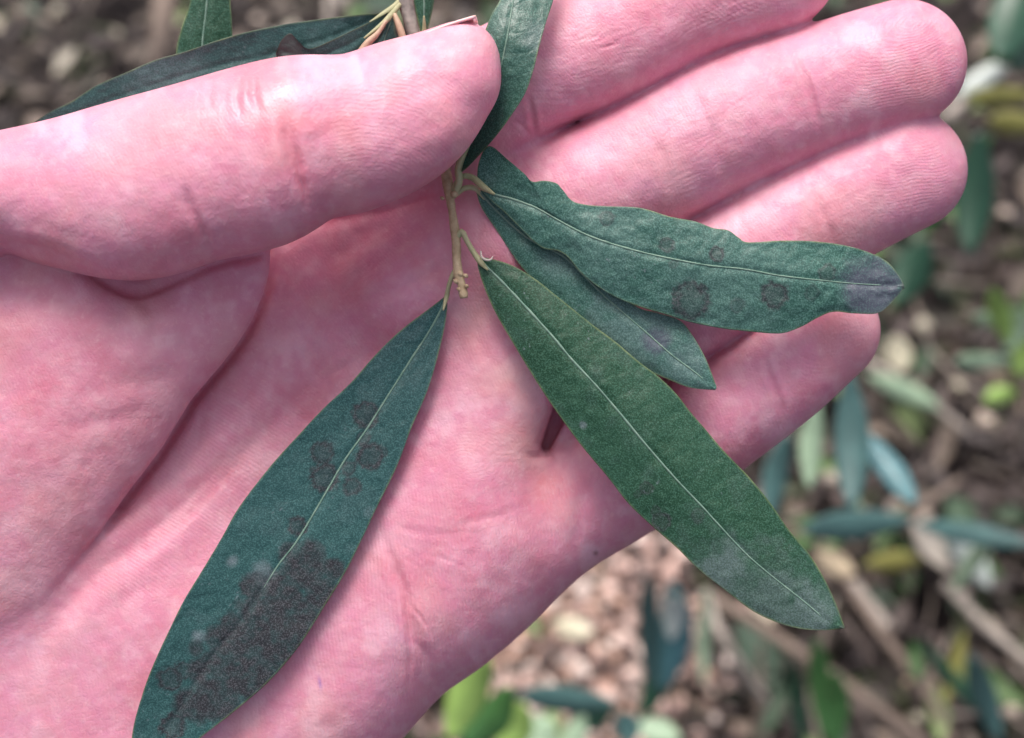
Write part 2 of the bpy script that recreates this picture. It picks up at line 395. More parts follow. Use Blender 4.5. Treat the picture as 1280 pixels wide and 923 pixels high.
# refine the side that faces the viewer: every quad there becomes four, neighbours keep matching edges by turning to n-gons
def refine(V, Fq, pick):
    A = Fq[pick]; B = Fq[~pick]; n = len(V)
    ed = np.stack([np.minimum(A, np.roll(A, -1, 1)), np.maximum(A, np.roll(A, -1, 1))], -1).reshape(-1, 2)
    key = ed[:, 0].astype(np.int64) * n + ed[:, 1]; uk, inv = np.unique(key, return_inverse=True)
    mid = (V[uk // n] + V[uk % n]) / 2; em = (inv + n).reshape(-1, 4)
    cen = V[A].mean(1); ci = n + len(uk) + np.arange(len(A))
    V2 = np.vstack([V, mid, cen])
    A2 = np.vstack([np.stack([A[:, j], em[:, j], ci, em[:, j - 1]], 1) for j in range(4)])
    # n-gons on the seam
    BE = np.stack([np.minimum(B, np.roll(B, -1, 1)), np.maximum(B, np.roll(B, -1, 1))], -1)
    bk = BE[..., 0].astype(np.int64) * n + BE[..., 1]; pos = np.clip(np.searchsorted(uk, bk), 0, len(uk) - 1); hit = uk[pos] == bk
    anyh = hit.any(1); ng = []
    for f, h, p in zip(B[anyh], hit[anyh], pos[anyh]):
        r = []
        for j in range(4):
            r.append(int(f[j]))
            if h[j]: r.append(int(n + p[j]))
        ng.append(r)
    return V2, A2, B[~anyh], ng
N = normals(HV, HF); fc = HV[HF].mean(1); fnz = -N[HF].mean(1)[:, 2]
N0 = N
if N[HV[:, 2].argmax(), 2] < 0: HF = HF[:, ::-1].copy(); N = -N
fnz = N[HF].mean(1)[:, 2]
pick = (fnz > -.15) & (fc[:, 0] > -20) & (fc[:, 1] > -16) & (fc[:, 1] < 940)
V2, A2, B2, NG = refine(HV, HF, pick)
allq = np.vstack([A2, B2]); V2s = relax(V2, allq, 4, .5)
seam = np.zeros(len(V2), bool)
for r in NG: seam[r] = True
V2s[seam] = V2[seam]; V2 = V2s
N = normals(V2, allq); u, v, z = V2.T; front = smooth(.05, .45, N[:, 2])
# --- creases: (polyline, depth, half width, fade ends)
creases = [
    ([(-20, 304), (0, 305), (50, 312), (102, 332), (140, 352), (165, 364)], 5, 8, 0, 'r'),
    ([(350, 118), (358, 155), (371, 215), (386, 262), (391, 282)], 5.0, 8, 1, 'r'),
    ([(366, 170), (380, 230), (388, 270)], 3.0, 3.5, 1, 'r'),
    ([(228, 222), (240, 262), (258, 300), (274, 330)], 3.5, 5, 1, 'r'),
    ([(300, 95), (296, 125), (302, 150)], 2.2, 4, 1, 'n'), ([(318, 84), (318, 118), (326, 146)], 3.0, 5, 1, 'n'), ([(268, 98), (262, 122), (266, 142)], 1.6, 4, 1, 'n'),
    ([(425, 430), (392, 478), (345, 525), (302, 565), (240, 622), (176, 678), (116, 722), (50, 800), (10, 850)], 6, 13, 1, 'r'),
    ([(330, 540), (286, 590), (225, 655), (180, 690)], 2.0, 4, 1, 'r'), ([(260, 470), (245, 560), (200, 640)], 1.5, 6, 1, 'n'),
    ([(440, 560), (415, 500), (395, 440), (360, 395)], 1.2, 5, 1, 'n'),
    ([(466, 648), (478, 668), (492, 705), (506, 740), (516, 789), (530, 818), (546, 858), (549, 880)], 4.5, 6, 1, 'r'),
    ([(514, 757), (524, 770), (536, 787)], 1.8, 2.2, 1, 'r'), ([(500, 700), (508, 760), (512, 840), (505, 880)], 1.5, 3, 1, 'r'),
    ([(557, 663), (580, 655), (620, 645), (667, 628)], .8, 4, 1, 'n'), ([(480, 655), (540, 668), (600, 662)], .6, 4, 1, 'n'),
    ([(510, 690), (560, 700), (600, 720)], .5, 3, 1, 'n'),
    ([(655, 112), (663, 130), (668, 165), (676, 178)], 2.6, 3.5, 1, 'r'), ([(640, 148), (655, 160), (664, 176)], 1.4, 2.5, 1, 'n'),
    ([(738, 46), (722, 52)], .6, 2.0, 1, 'r'), ([(742, 62), (760, 58), (776, 51)], 1.0, 1.8, 1, 'r'), ([(736, 48), (750, 44)], .9, 1.8, 1, 'r'),
    ([(983, 48), (994, 70), (1008, 105), (1017, 130), (1026, 165), (1026, 182)], 2.4, 4, 1, 'r'), ([(1000, 75), (1014, 105), (1020, 140)], 1.2, 2.2, 1, 'n'),
    ([(856, 78), (866, 110), (884, 150), (896, 190), (905, 235)], 1.6, 6, 1, 'n'), ([(800, 150), (830, 200), (846, 262)], 1.2, 6, 1, 'n'),
    ([(1012, 222), (1022, 255), (1038, 290), (1046, 330)], 1.8, 5, 1, 'n'), ([(920, 258), (932, 290), (945, 330)], 1.2, 5, 1, 'n'),
    ([(950, 440), (962, 468), (975, 500), (978, 530), (972, 548)], 2.6, 4, 1, 'r'),
    ([(742, 592), (728, 622), (722, 660), (718, 700)], 2.2, 8, 1, 'n'),
    ([(500, 262), (470, 292), (430, 318), (395, 345)], 4, 12, 1, 'r'), ([(545, 258), (520, 290), (470, 330), (420, 372)], 2.5, 8, 1, 'r'),
    ([(600, 300), (560, 330), (500, 360), (440, 385)], 2.2, 7, 1, 'n'), ([(528, 262), (540, 330), (556, 390)], 2.4, 9, 1, 'n'),
    ([(480, 430), (440, 455), (400, 470)], 1.4, 5, 1, 'r'), ([(355, 330), (350, 400), (330, 470), (280, 530)], 2.0, 8, 1, 'n'),
    ([(585, 370), (600, 430), (640, 480)], 1.6, 7, 1, 'n'), ([(640, 470), (668, 500), (690, 515)], 2, 8, 1, 'n'),
    ([(648, 560), (668, 572), (690, 568), (704, 590)], 2.2, 5, 1, 'n'),
    ([(165, 362), (190, 392), (200, 430)], 3.0, 9, 1, 'n'), ([(165, 362), (150, 400), (150, 450)], 2.0, 10, 1, 'n'), ([(60, 330), (110, 350), (150, 370)], 3.0, 9, 1, 'n'),
    ([(115, 470), (180, 480), (250, 455)], 2.6, 14, 1, 'n'), ([(60, 540), (150, 520), (220, 500)], 1.6, 10, 1, 'n'),
]
disp = np.zeros(len(V2)); flush_shade = np.zeros(len(V2))
onthumb = smooth(95, 110, z)
for pts, dep, wd, fd, kind in creases:
    C = catmull(pts, max(8, len(pts) * 4)); lo = C.min(0) - wd * 3; hi = C.max(0) + wd * 3
    m = (u > lo[0]) & (u < hi[0]) & (v > lo[1]) & (v < hi[1]); dd, fr = polydist(u[m] + 1.5 * fbm(u[m] / 14, v[m] / 14, 2, 5), v[m] + 1.5 * fbm(u[m] / 14, v[m] / 14, 2, 9), C)
    fade = smooth(0, .35, fr) * smooth(1, .65, fr)
    g = np.exp(-(dd / wd) ** 2) * fade
    disp[m] -= dep * g * .8 - dep * .25 * np.exp(-((dd - wd * 2.2) / wd) ** 2) * fade
    flush_shade[m] += (.34 if kind == 'r' else .12) * np.exp(-(dd / (wd * 1.3)) ** 2) * fade * min(1, dep / 3)
for pts, dep, wd, zmax in [([(339, 318), (338, 338), (330, 371), (316, 403), (299, 430), (279, 456), (241, 500), (204, 561), (159, 620), (128, 664), (99, 698), (81, 730), (65, 761), (43, 790), (0, 832), (-60, 880)], 9, 8, 26),
                           ([(60, 318), (110, 338), (165, 366), (220, 350), (272, 330), (345, 314)], 7, 7, 92), ([(345, 314), (392, 281), (450, 270), (510, 252), (545, 230)], 4, 9, 60)]:
    dd, fr = polydist(u, v, catmull(pts, 40)); g = np.exp(-(dd / wd) ** 2) * smooth(zmax + 8, zmax - 8, z) * smooth(0, .08, fr) * smooth(1, .9, fr)
    disp -= dep * g; flush_shade += .6 * g  # red tint darkens the folds: shade painted into the skin colour
disp += 2.0 * fbm(u / 60, v / 60, 3, 1) + .5 * fbm(u / 17, v / 17, 3, 2) + .2 * fbm(u / 6, v / 6, 2, 4)
# bundles of short wrinkles running across each finger and the thumb ball
def wrinkle(cu, cv, ru, rv, ang, lam, amp, seed):
    c, s = math.cos(ang), math.sin(ang); a = (u - cu) * c + (v - cv) * s; b = -(u - cu) * s + (v - cv) * c
    g = np.exp(-(a / ru) ** 2 - (b / rv) ** 2)
    ph = b / lam + 1.3 * fbm(a / 40, b / 18, 3, seed)
    return .5 * amp * g * (-np.exp(-(np.sin(np.pi * ph) / .38) ** 2))
for cfg in [(745, 60, 60, 40, -.35, 7, 1.0, 1), (880, 160, 70, 45, -.5, 8, .8, 2), (900, 30, 60, 26, -.5, 7, 1.0, 3), (870, 225, 60, 22, -.45, 7, .8, 4), (1000, 100, 24, 60, 1.2, 6, .7, 5),
            (450, 340, 50, 40, -.7, 7, .9, 6), (400, 420, 60, 90, -.9, 9, .8, 7), (300, 590, 60, 110, -.85, 8, .9, 8), (360, 230, 40, 50, 1.35, 7, .6, 9),
            (760, 610, 60, 40, 1.9, 8, .7, 11), (520, 730, 60, 80, .8, 11, .8, 12), (600, 360, 50, 40, .1, 8, .7, 13), (640, 560, 40, 50, 0.1, 6, .8, 14), (1080, 240, 40, 40, -.4, 8, .5, 15),
            (700, 130, 50, 40, -.1, 7, .8, 16)]:
    disp += wrinkle(*cfg)
V2 = V2 + N * (disp * front)[:, None]
# --- ridge phase
lamr = 4.6
amp = np.zeros(len(V2)); phase = np.zeros(len(V2)); amp2 = np.zeros(len(V2))
def ridge(mask, ph, a):
    global amp, phase, amp2
    a = mask * a; m = a > amp; amp2 = np.where(m, amp, np.maximum(amp2, a)); amp = np.where(m, a, amp); phase = np.where(m, ph, phase)
def blob(cu, cv, ru, rv=None, ang=0, p=2):
    rv = rv or ru; c, s = math.cos(ang), math.sin(ang); a = (u - cu) * c + (v - cv) * s; b = -(u - cu) * s + (v - cv) * c
    return np.exp(-((a / ru) ** 2 + (b / rv) ** 2) ** (p / 2))
def whorl(cu, cv, ang, sx, sy):
    c, s = math.cos(ang), math.sin(ang); a = ((u - cu) * c + (v - cv) * s) / sx; b = (-(u - cu) * s + (v - cv) * c) / sy
    return np.sqrt(a * a + b * b + 9) / lamr + 2.2 * fbm(u / 55, v / 55, 3, 8)
warp = 26 * fbm(u / 210, v / 210, 2, 12)
ridge(np.ones(len(V2)), (u * .92 - v * .26 + warp + .0004 * (v - 700) ** 2) / lamr, .13)                       # palm at large
ridge(blob(560, 800, 190, 200, .7, 4), (u * .985 - v * .14 + warp * .6) / lamr, .55)                            # outer palm
ridge(blob(260, 600, 70, 230, .7, 4) * (z < 60), (u * .55 - v * .83 + warp * .5) / lamr, .35)
ridge(blob(610, 565, 62, 60, 0, 4), whorl(585, 575, .2, 1.2, .8), .22)
ridge(blob(700, 640, 36, 60, .1, 4), (u + 12 * np.sin(v / 40)) / lamr, .6)
ridge(blob(260, 400, 95, 60, -.5, 4) * onthumb, whorl(150, 400, 0, 1, 1.1), .4)
ridge(blob(500, 150, 110, 85, -.4, 4) * onthumb, whorl(455, 330, -.3, 1.1, 1.25), .32)
ridge(blob(1120, 75, 85, 75, 0, 4), whorl(1135, 30, -.3, 1.5, .8), .32)
ridge(blob(1120, 215, 80, 70, 0, 4), whorl(1150, 150, -.4, 1.5, .9), .28)
ridge(blob(1030, 425, 70, 60, -.5, 4), whorl(1080, 370, -.6, 1.5, .9), .26)
ridge(blob(930, 0, 90, 60, -.4, 4), whorl(1010, -90, -.4, 1.3, 1), .3)
amp = np.minimum(amp, (amp - amp2) * 3) * front * (.55 + .45 * smooth(-.3, .3, fbm(u / 45, v / 45, 2, 15)))
# --- skin tone: own colour, plus shade painted in the folds and mound side
pink = np.array([.70, .27, .385]); pale = np.array([.84, .49, .585]); red = np.array([.62, .15, .22]); yel = np.array([.72, .43, .34]); lil = np.array([.70, .38, .52])
k1 = fbm(u / 70, v / 70, 4, 21); k2 = fbm(u / 38, v / 38, 4, 22); k3 = fbm(u / 120, v / 120, 3, 23)
T = np.tile(pink, (len(V2), 1))
def tint(c, a): 
    global T
    T = T + (c - T) * np.clip(a, 0, 1)[:, None]
k4 = fbm(u / 15, v / 15, 3, 25); tint(pale, .35 * smooth(.1, .6, k4)); tint(red, .14 * smooth(.1, .6, -k4))
tint(pale, .72 * smooth(0, .45, k2) * smooth(-.5, .3, k1)); tint(red, .45 * smooth(.05, .6, -k1 + .3 * k3)); tint(lil, .3 * smooth(.1, .6, k3)); tint(yel, .25 * smooth(.1, .6, fbm(u / 90, v / 90, 3, 31)))
for cu, cv, r, a, c in [(140, 215, 90, .35, lil), (180, 385, 34, .55, yel), (655, 555, 34, .6, yel), (590, 400, 40, .4, yel), (185, 400, 60, .35, pale), (690, 612, 30, .75, np.array([.66, .19, .15])),
                        (500, 260, 60, .5, red), (430, 340, 70, .45, red), (480, 420, 60, .35, red), (560, 330, 50, .2, pale), (300, 440, 60, .45, np.array([.56, .21, .22])), (180, 520, 110, .35, np.array([.58, .23, .26])),  # brown tints here and below paint the shaded side of the mound
                        (60, 640, 120, .45, np.array([.55, .22, .25])), (100, 480, 60, .35, red), (1150, 110, 60, .35, red), (1160, 220, 50, .3, red), (1060, 430, 50, .3, red), (760, 60, 40, .4, red),
                        (700, 60, 40, .3, pale), (870, 40, 50, .3, red), (800, 230, 70, .35, pale), (900, 120, 60, .4, pale), (1000, 60, 40, .2, pale), (930, 280, 50, .4, pale), (1000, 130, 30, .3, red),
                        (600, 620, 60, .3, red), (480, 720, 60, .3, red), (330, 200, 60, .25, red), (310, 95, 60, .3, red), (560, 60, 60, .2, pale), (610, 110, 40, .35, red), (420, 250, 60, .3, red),
                        (740, 560, 40, .3, pale), (350, 700, 80, .3, pale), (90, 800, 60, .3, pale), (560, 450, 40, .3, red), (640, 480, 30, .35, yel), (240, 560, 60, .2, pale), (150, 330, 40, .3, red)]:
    tint(c, a * np.exp(-((u - cu) ** 2 + (v - cv) ** 2) / r ** 2) * (.75 + .5 * k2))
tint(red, .75 * np.clip(flush_shade, 0, 1)); 
tint(np.array([.16, .05, .06]), .8 * np.exp(-((u - 745) ** 2 + (v - 692) ** 2) / 3.2 ** 2)); tint(np.array([.30, .15, .45]), .8 * blob(400, 855, 1.8, 8, -.15))
hand_root = empty('person', W(450, 600, -80).tolist(), "person's open left hand, palm up, thumb pinching the olive sprig against the palm", 'hand')
order = None
me = bpy.data.meshes.new('hand'); WV = W(V2[:, 0], V2[:, 1], V2[:, 2]) - np.array(hand_root.location)
nq = len(allq); flat = np.concatenate([allq.ravel(), np.array([i for r in NG for i in r], int)]); tot = np.concatenate([np.full(nq, 4), np.array([len(r) for r in NG], int)])
me.vertices.add(len(WV)); me.vertices.foreach_set('co', WV.astype(np.float32).ravel()); me.loops.add(len(flat)); me.loops.foreach_set('vertex_index', flat.astype(np.int32))
me.polygons.add(len(tot)); me.polygons.foreach_set('loop_start', np.r_[0, np.cumsum(tot)[:-1]].astype(np.int32)); me.update(calc_edges=True)
me.polygons.foreach_set('use_smooth', [True] * len(tot)); me.materials.append(SKIN)
hand = bpy.data.objects.new('hand', me); sc.collection.objects.link(hand); hand.parent = hand_root
me.validate(); me.update()
fattr(hand, 'oil', np.clip(sum(np.exp(-((u - a) ** 2 + (v - b) ** 2) / c ** 2) for a, b, c in [(290, 122, 38), (615, 490, 40), (345, 112, 30), (245, 125, 22)]), 0, 1) * (.6 + .6 * k2)); fattr(hand, 'ridge_phase', phase); fattr(hand, 'ridge_amp', amp); cattr(hand, 'skin_tone', T)
print('hand verts', len(WV), 'faces', len(tot))
# thumbnail: a thin curved plate on the far side of the thumb tip, only its free edge shows
rows = []
for i, t in enumerate(np.linspace(0, 1, 14)):
    a = np.array([528, 44]) * (1 - t) + np.array([594, 21]) * t
    for j, s_ in enumerate(np.linspace(0, 1, 12)):
        rows.append((a[0] + 6 * s_, a[1] - 2 - 1.5 * math.sin(math.pi * t) + 30 * s_ ** 2 * 1.0 - (3 if s_ == 0 else 0) * 0, 128 - 78 * s_))
rows = np.array(rows); n1_, n2_ = 14, 12; Vn = np.vstack([W(*rows.T), W(rows[:, 0], rows[:, 1] + 4, rows[:, 2])]); Fn = []
for i in range(n1_ - 1):
    for j in range(n2_ - 1):
        q = [i * n2_ + j, i * n2_ + j + 1, (i + 1) * n2_ + j + 1, (i + 1) * n2_ + j]; Fn.append(q); Fn.append([k + n1_ * n2_ for k in q[::-1]])
ring_ = [i * n2_ for i in range(n1_)] + [(n1_ - 1) * n2_ + j for j in range(1, n2_)] + [i * n2_ + n2_ - 1 for i in range(n1_ - 2, -1, -1)] + [j for j in range(n2_ - 2, 0, -1)]
for k in range(len(ring_)):
    a, b = ring_[k], ring_[(k + 1) % len(ring_)]; Fn.append([a, b, b + n1_ * n2_, a + n1_ * n2_])
mesh('thumbnail', Vn, Fn, NAIL, hand_root)

# ------------------------------------------------------------------ THE SPRIG
sprig = empty('olive_sprig', W(566, 240, 40).tolist(), 'olive sprig with grey-green leaves marked by dark sooty spots, pinched under the thumb', 'sprig')
def lz(zlist, n): return np.interp(np.linspace(0, 1, n), np.linspace(0, 1, len(zlist)), zlist)
def smoothlist(a, k=9):
    kk_ = np.ones(k) / k; return np.convolve(np.pad(a, k // 2, mode='edge'), kk_, 'valid')
def leaf(mat, left, mid, right, zm, zl, zr, nS=200, nT=48, spots=(), blots=(), purple=(), bloom_sheen=None, label=None, brown=None, rib=(2.0, .7), wav=1.5, seed=1, gaps=(), thick=3.2):
    L, Mi, Rr = (catmull(p, nS) for p in (left, mid, right)); zm, zl, zr = (smoothlist(lz(a, nS), max(3, nS // 10 * 2 + 1)) for a in (zm, zl, zr))
    t = np.linspace(-1, 1, nT * 2 + 1); V = np.zeros((nS, len(t), 3)); lat = np.zeros((nS, len(t)))
    for j, tt in enumerate(t):
        E, ze = (L, zl) if tt < 0 else (Rr, zr); a = abs(tt)
        V[:, j, :2] = Mi + (E - Mi) * a; dist = np.linalg.norm((E - Mi) * a, axis=1); half = np.linalg.norm(E - Mi, axis=1) + 1e-6
        V[:, j, 2] = zm + (ze - zm) * a ** 1.6 - 1.6 * np.exp(-(dist / 5.0) ** 2) * np.clip(half / 12, 0, 1); lat[:, j] = half - dist
    uu, vv = V[..., 0], V[..., 1]
    V[..., 2] += wav * fbm(uu / 34, vv / 34, 3, seed) * smooth(0, 12, lat) + wav * .35 * fbm(uu / 9, vv / 9, 2, seed + 1)
    # side veins: faint furrows leaving the midrib at an acute angle
    sg = np.linspace(0, 1, nS)[:, None]; ln = np.linalg.norm(np.diff(Mi, axis=0), axis=1).sum()
    vph = (sg * ln - np.abs(t)[None] * 34) / 30 + .6 * fbm(uu / 60, vv / 60, 2, seed + 4)
    V[..., 2] -= .35 * np.exp(-(np.sin(np.pi * vph) / .12) ** 2) * smooth(0, 10, lat)
    spot = np.zeros(uu.shape); j1 = fbm(uu / 9, vv / 9, 3, seed + 7); j2 = fbm(uu / 22, vv / 22, 3, seed + 8); j3 = fbm(uu / 3.5, vv / 3.5, 2, seed + 9)
    for (cu, cv, r, a) in spots:
        dd = np.hypot(uu - cu, vv - cv) / r + .20 * j1 + .22 * j3; s_ = smooth(1.2, .8, dd) * (.50 + .55 * np.exp(-((dd - .85) / .16) ** 2) + .15 * j1)
        spot = np.maximum(spot, a * s_)
    for (cu, cv, r, a) in blots:
        dd = np.hypot(uu - cu, vv - cv) / r + .4 * j2 + .3 * j1 + .15 * j3; spot = np.maximum(spot, a * smooth(1.25, .7, dd) * (.95 + .55 * j1 + .15 * j3))
    pu = np.zeros(uu.shape)
    for (cu, cv, r, a) in purple:
        dd = np.hypot(uu - cu, vv - cv) / r + .25 * j2 + .12 * j1; pu = np.maximum(pu, a * smooth(1.25, .5, dd))
    bl = .12 * smooth(0, .8, j2)
    if bloom_sheen is not None:
        for (cu, cv, r, a) in bloom_sheen: bl = np.maximum(bl, a * smooth(1.3, .3, np.hypot(uu - cu, vv - cv) / r + .5 * j2 + .3 * j1))
    fl = fbm(uu / 3.2, vv / 3.2, 2, seed + 11); bl = np.maximum(bl, .8 * smooth(.62, .75, fl) * smooth(.1, .5, fbm(uu / 40, vv / 40, 2, seed + 12)))
    br = np.zeros(uu.shape)
    for (cu, cv, r, a) in (brown or ()): br = np.maximum(br, a * smooth(1.2, .7, np.hypot(uu - cu, vv - cv) / r + .4 * j1))
    rim = smooth(2.6, .6, lat) * (.55 + .6 * j2)
    n = uu.size; m = len(t); idx = np.arange(n).reshape(nS, m)
    q = np.stack([idx[:-1, :-1], idx[:-1, 1:], idx[1:, 1:], idx[1:, :-1]], -1).reshape(-1, 4)
    top = V.reshape(-1, 3); bot = top.copy(); bot[:, 2] -= thick * (.3 + .7 * smooth(0, 5, lat.ravel()))
    border = np.r_[idx[0, :], idx[1:, -1], idx[-1, -2::-1], idx[-2:0:-1, 0]]; nb = np.roll(border, -1)
    side = np.stack([border, border + n, nb + n, nb], -1)
    A = np.vstack([top, bot]); WA = W(A[:, 0], A[:, 1], A[:, 2])
    a_, b_, c_ = WA[q[len(q) // 2][:3]]; flip = np.cross(b_ - a_, c_ - b_) @ (CAM - a_) < 0
    if flip: q = q[:, ::-1]; side = side[:, ::-1]
    Fq = np.vstack([q, q[:, ::-1] + n, side])
    o = mesh('leaf', WA, Fq, mat, sprig, label=label)
    z0 = np.zeros(n)
    for nm, ar in (('spot', spot), ('purple', pu), ('bloom_sheen', bl), ('rim', rim), ('brown', br)): fattr(o, nm, np.r_[np.clip(ar, 0, 1).ravel(), z0])
    fattr(o, 'back', np.r_[z0, z0 + 1])
    if rib:
        k = np.arange(0, nS, 2); c = V[k, len(t) // 2]; r = np.linspace(rib[0], rib[1], len(k)) * .5
        fr = np.linspace(0, 1, len(k)); zz = c[:, 2] - .75 * r + .6
        for g0, g1 in gaps: fd_ = smooth(g0 - .22, g0 + .08, fr); zz = zz - 2.2 * fd_; r = r * (1 - .8 * fd_)
        zz = zz - 4 * smooth(.93, 1, fr)
        r = r * (1 + .35 * fbm(fr * 60, fr * 0, 2, seed)) 
        Vt, Ft = tube_geo(W(c[:, 0], c[:, 1], zz), r * 2 * S * .62, 8)
        mesh('midrib', Vt, Ft, MIDRIB, o)
    return o
# lower left leaf
leaf(LM_TEAL, [(557, 370), (539, 384), (501, 413), (470, 443), (438, 479), (404, 511), (375, 542), (338, 583), (299, 634), (278, 671), (256, 708), (231, 749), (212, 787), (193, 828), (181, 859), (168, 903), (164, 935), (166, 965), (178, 992)],
     [(558, 371), (549, 392), (533, 420), (511, 454), (485, 495), (457, 539), (432, 574), (404, 622), (373, 674), (347, 708), (316, 756), (288, 793), (263, 825), (231, 875), (205, 920), (190, 955), (179, 993)],
     [(559, 372), (559, 386), (555, 413), (545, 454), (533, 492), (514, 536), (495, 586), (470, 637), (454, 671), (432, 715), (407, 756), (373, 809), (335, 853), (291, 891), (250, 923), (220, 950), (195, 978), (180, 994)],
     [38, 47, 54, 58, 62, 64, 64, 62, 60], [38, 50, 60, 66, 70, 74, 76, 70, 60], [38, 45, 52, 54, 57, 60, 60, 60, 60], 320, 56,
     spots=[(457, 518, 17, .95), (402, 566, 15, .85), (405, 598, 19, .95), (463, 570, 18, .95), (455, 548, 9, .7), (440, 608, 12, .8), (436, 586, 10, .7), (372, 658, 13, .95), (476, 566, 9, .6), (212, 850, 16, .9), (216, 908, 17, .95), (228, 838, 12, .8)],
     blots=[(262, 838, 26, .9), (240, 880, 24, .9), (278, 800, 22, .85), (318, 738, 20, .8), (380, 715, 26, .95), (418, 712, 14, .85), (400, 742, 22, .95), (352, 745, 30, .95), (320, 765, 28, .9), (370, 775, 30, .95), (345, 805, 34, .95), (305, 800, 30, .9), (310, 845, 34, .95), (275, 845, 28, .85), (280, 880, 26, .8), (250, 872, 22, .6), (245, 812, 12, .6), (290, 780, 18, .8), (360, 690, 14, .7), (390, 690, 16, .8)],
     bloom_sheen=[(290, 702, 8, .8), (328, 720, 16, .7), (250, 795, 10, .8), (460, 640, 10, .3), (470, 420, 30, .15)],
     label='broad lower leaf covered by a large sooty blotch', gaps=((.70, 1.1),), seed=3, rib=(2.4, 1.6))
# lower right leaf
leaf(LM_GREEN, [(597, 322), (597, 332), (602, 350), (612, 376), (627, 405), (649, 442), (671, 478), (695, 514), (725, 555), (760, 597), (785, 629), (812, 655), (847, 686), (872, 711), (904, 736), (941, 764), (976, 780), (1005, 787), (1033, 788), (1054, 786)],
     [(598, 322), (606, 331), (630, 355), (660, 387), (690, 420), (715, 450), (745, 482), (775, 517), (803, 551), (844, 598), (879, 635), (926, 686), (957, 714), (1001, 749), (1033, 775), (1055, 786)],
     [(599, 321), (610, 323), (630, 328), (650, 337), (672, 351), (692, 367), (717, 387), (742, 407), (770, 428), (797, 451), (822, 470), (845, 492), (862, 514), (882, 537), (904, 563), (935, 595), (963, 629), (985, 661), (1011, 692), (1030, 723), (1045, 755), (1056, 784)],
     [56, 68, 76, 80, 80, 78, 74, 70], [56, 60, 65, 68, 70, 70, 70, 68], [56, 62, 66, 68, 68, 66, 64, 62], 320, 56,
     spots=[(808, 610, 9, .6), (826, 652, 12, .75), (820, 640, 7, .5), (872, 645, 9, .45), (797, 618, 5, .4)], bloom_sheen=[(960, 745, 60, .38), (1010, 770, 45, .5), (900, 710, 40, .5), (728, 532, 5, .7)],
     brown=[(1053, 785, 5, .6)], label='long unblotched green leaf reaching past the palm edge', seed=13, rib=(2.6, 1.4))
# the upper wavy leaf
leaf(LM_GREY, [(596, 226), (598, 205), (606, 186), (616, 184), (635, 200), (655, 217), (665, 227), (680, 226), (695, 229), (703, 237), (715, 251), (732, 256), (757, 258), (800, 260), (838, 271), (869, 277), (891, 285), (910, 288), (923, 297), (935, 303), (976, 301), (1020, 302), (1061, 308), (1092, 318), (1111, 329), (1124, 345), (1130, 356)],
     [(597, 231), (615, 242), (640, 249), (670, 260), (697, 275), (725, 290), (755, 302), (800, 315), (841, 324), (885, 332), (932, 337), (976, 345), (1030, 351), (1073, 355), (1130, 358)],
     [(598, 234), (615, 252), (630, 265), (650, 285), (667, 302), (680, 311), (697, 314), (710, 322), (725, 340), (745, 357), (770, 372), (800, 384), (831, 393), (863, 403), (904, 411), (941, 415), (976, 417), (1001, 409), (1023, 397), (1042, 390), (1067, 392), (1096, 392), (1111, 382), (1124, 368), (1131, 360)],
     [52, 64, 74, 80, 82, 80, 78, 76], [46, 74, 64, 78, 70, 78, 72, 76], [54, 54, 66, 66, 74, 68, 74, 75], 320, 50,
     spots=[(864, 375, 24, .85), (968, 369, 18, .9), (759, 273, 10, .6), (834, 307, 10, .7), (896, 318, 10, .85), (1034, 341, 11, .6), (842, 330, 6, .5), (922, 382, 10, .45), (1015, 366, 10, .4), (682, 268, 6, .3)],
     purple=[(1090, 360, 42, .9)], bloom_sheen=[(1090, 362, 30, .45), (900, 350, 90, .12), (760, 300, 60, .15)], brown=[(1130, 358, 5, .7)], label='wavy-edged leaf with round spots and a purple tip', seed=23, wav=2.6, rib=(2.8, 1.0))
# the leaf under it
leaf(LM_GREY, [(594, 236), (602, 260), (620, 287), (635, 310), (655, 338), (692, 375), (740, 417), (780, 448), (815, 466), (841, 477), (863, 485), (894, 488)],
     [(597, 238), (625, 268), (660, 298), (703, 320), (730, 345), (755, 370), (780, 392), (808, 416), (841, 445), (868, 465), (895, 487)],
     [(602, 238), (640, 258), (680, 286), (720, 325), (760, 356), (797, 384), (822, 391), (850, 401), (866, 420), (882, 448), (896, 484)],
     [44, 42, 48, 52, 56, 60, 62], [42, 38, 40, 44, 48, 52, 60], [44, 44, 50, 54, 56, 60, 62], 260, 44,
     purple=[(822, 428, 19, .85)], bloom_sheen=[(790, 420, 70, .3), (850, 450, 40, .4), (700, 330, 30, .25)], label='leaf lying under the wavy one, purple blotch near its tip', seed=33, rib=(2.2, 1.2))
# leaf that stands up past the thumb tip
leaf(LM_GLOSS, [(573, 214), (569, 195), (572, 160), (580, 110), (596, 62), (608, 34), (615, 17), (624, 2), (640, -30), (662, -70), (690, -120)],
     [(575, 214), (580, 196), (596, 160), (612, 120), (624, 90), (631, 62), (637, 30), (642, 0), (652, -30), (668, -70), (691, -121)],
     [(578, 215), (586, 208), (603, 190), (622, 168), (641, 142), (657, 116), (667, 87), (675, 55), (682, 30), (691, 2), (698, -28), (700, -70), (693, -121)],
     [50, 66, 84, 100, 97, 78, 62, 50], [44, 48, 62, 86, 90, 72, 58, 50], [60, 78, 94, 104, 94, 72, 56, 50], 240, 40, bloom_sheen=[(672, 50, 22, .3)], label='leaf curving up beside the thumb tip', seed=43, rib=(2.2, 1.2))  # the pale patch paints this leaf's highlight
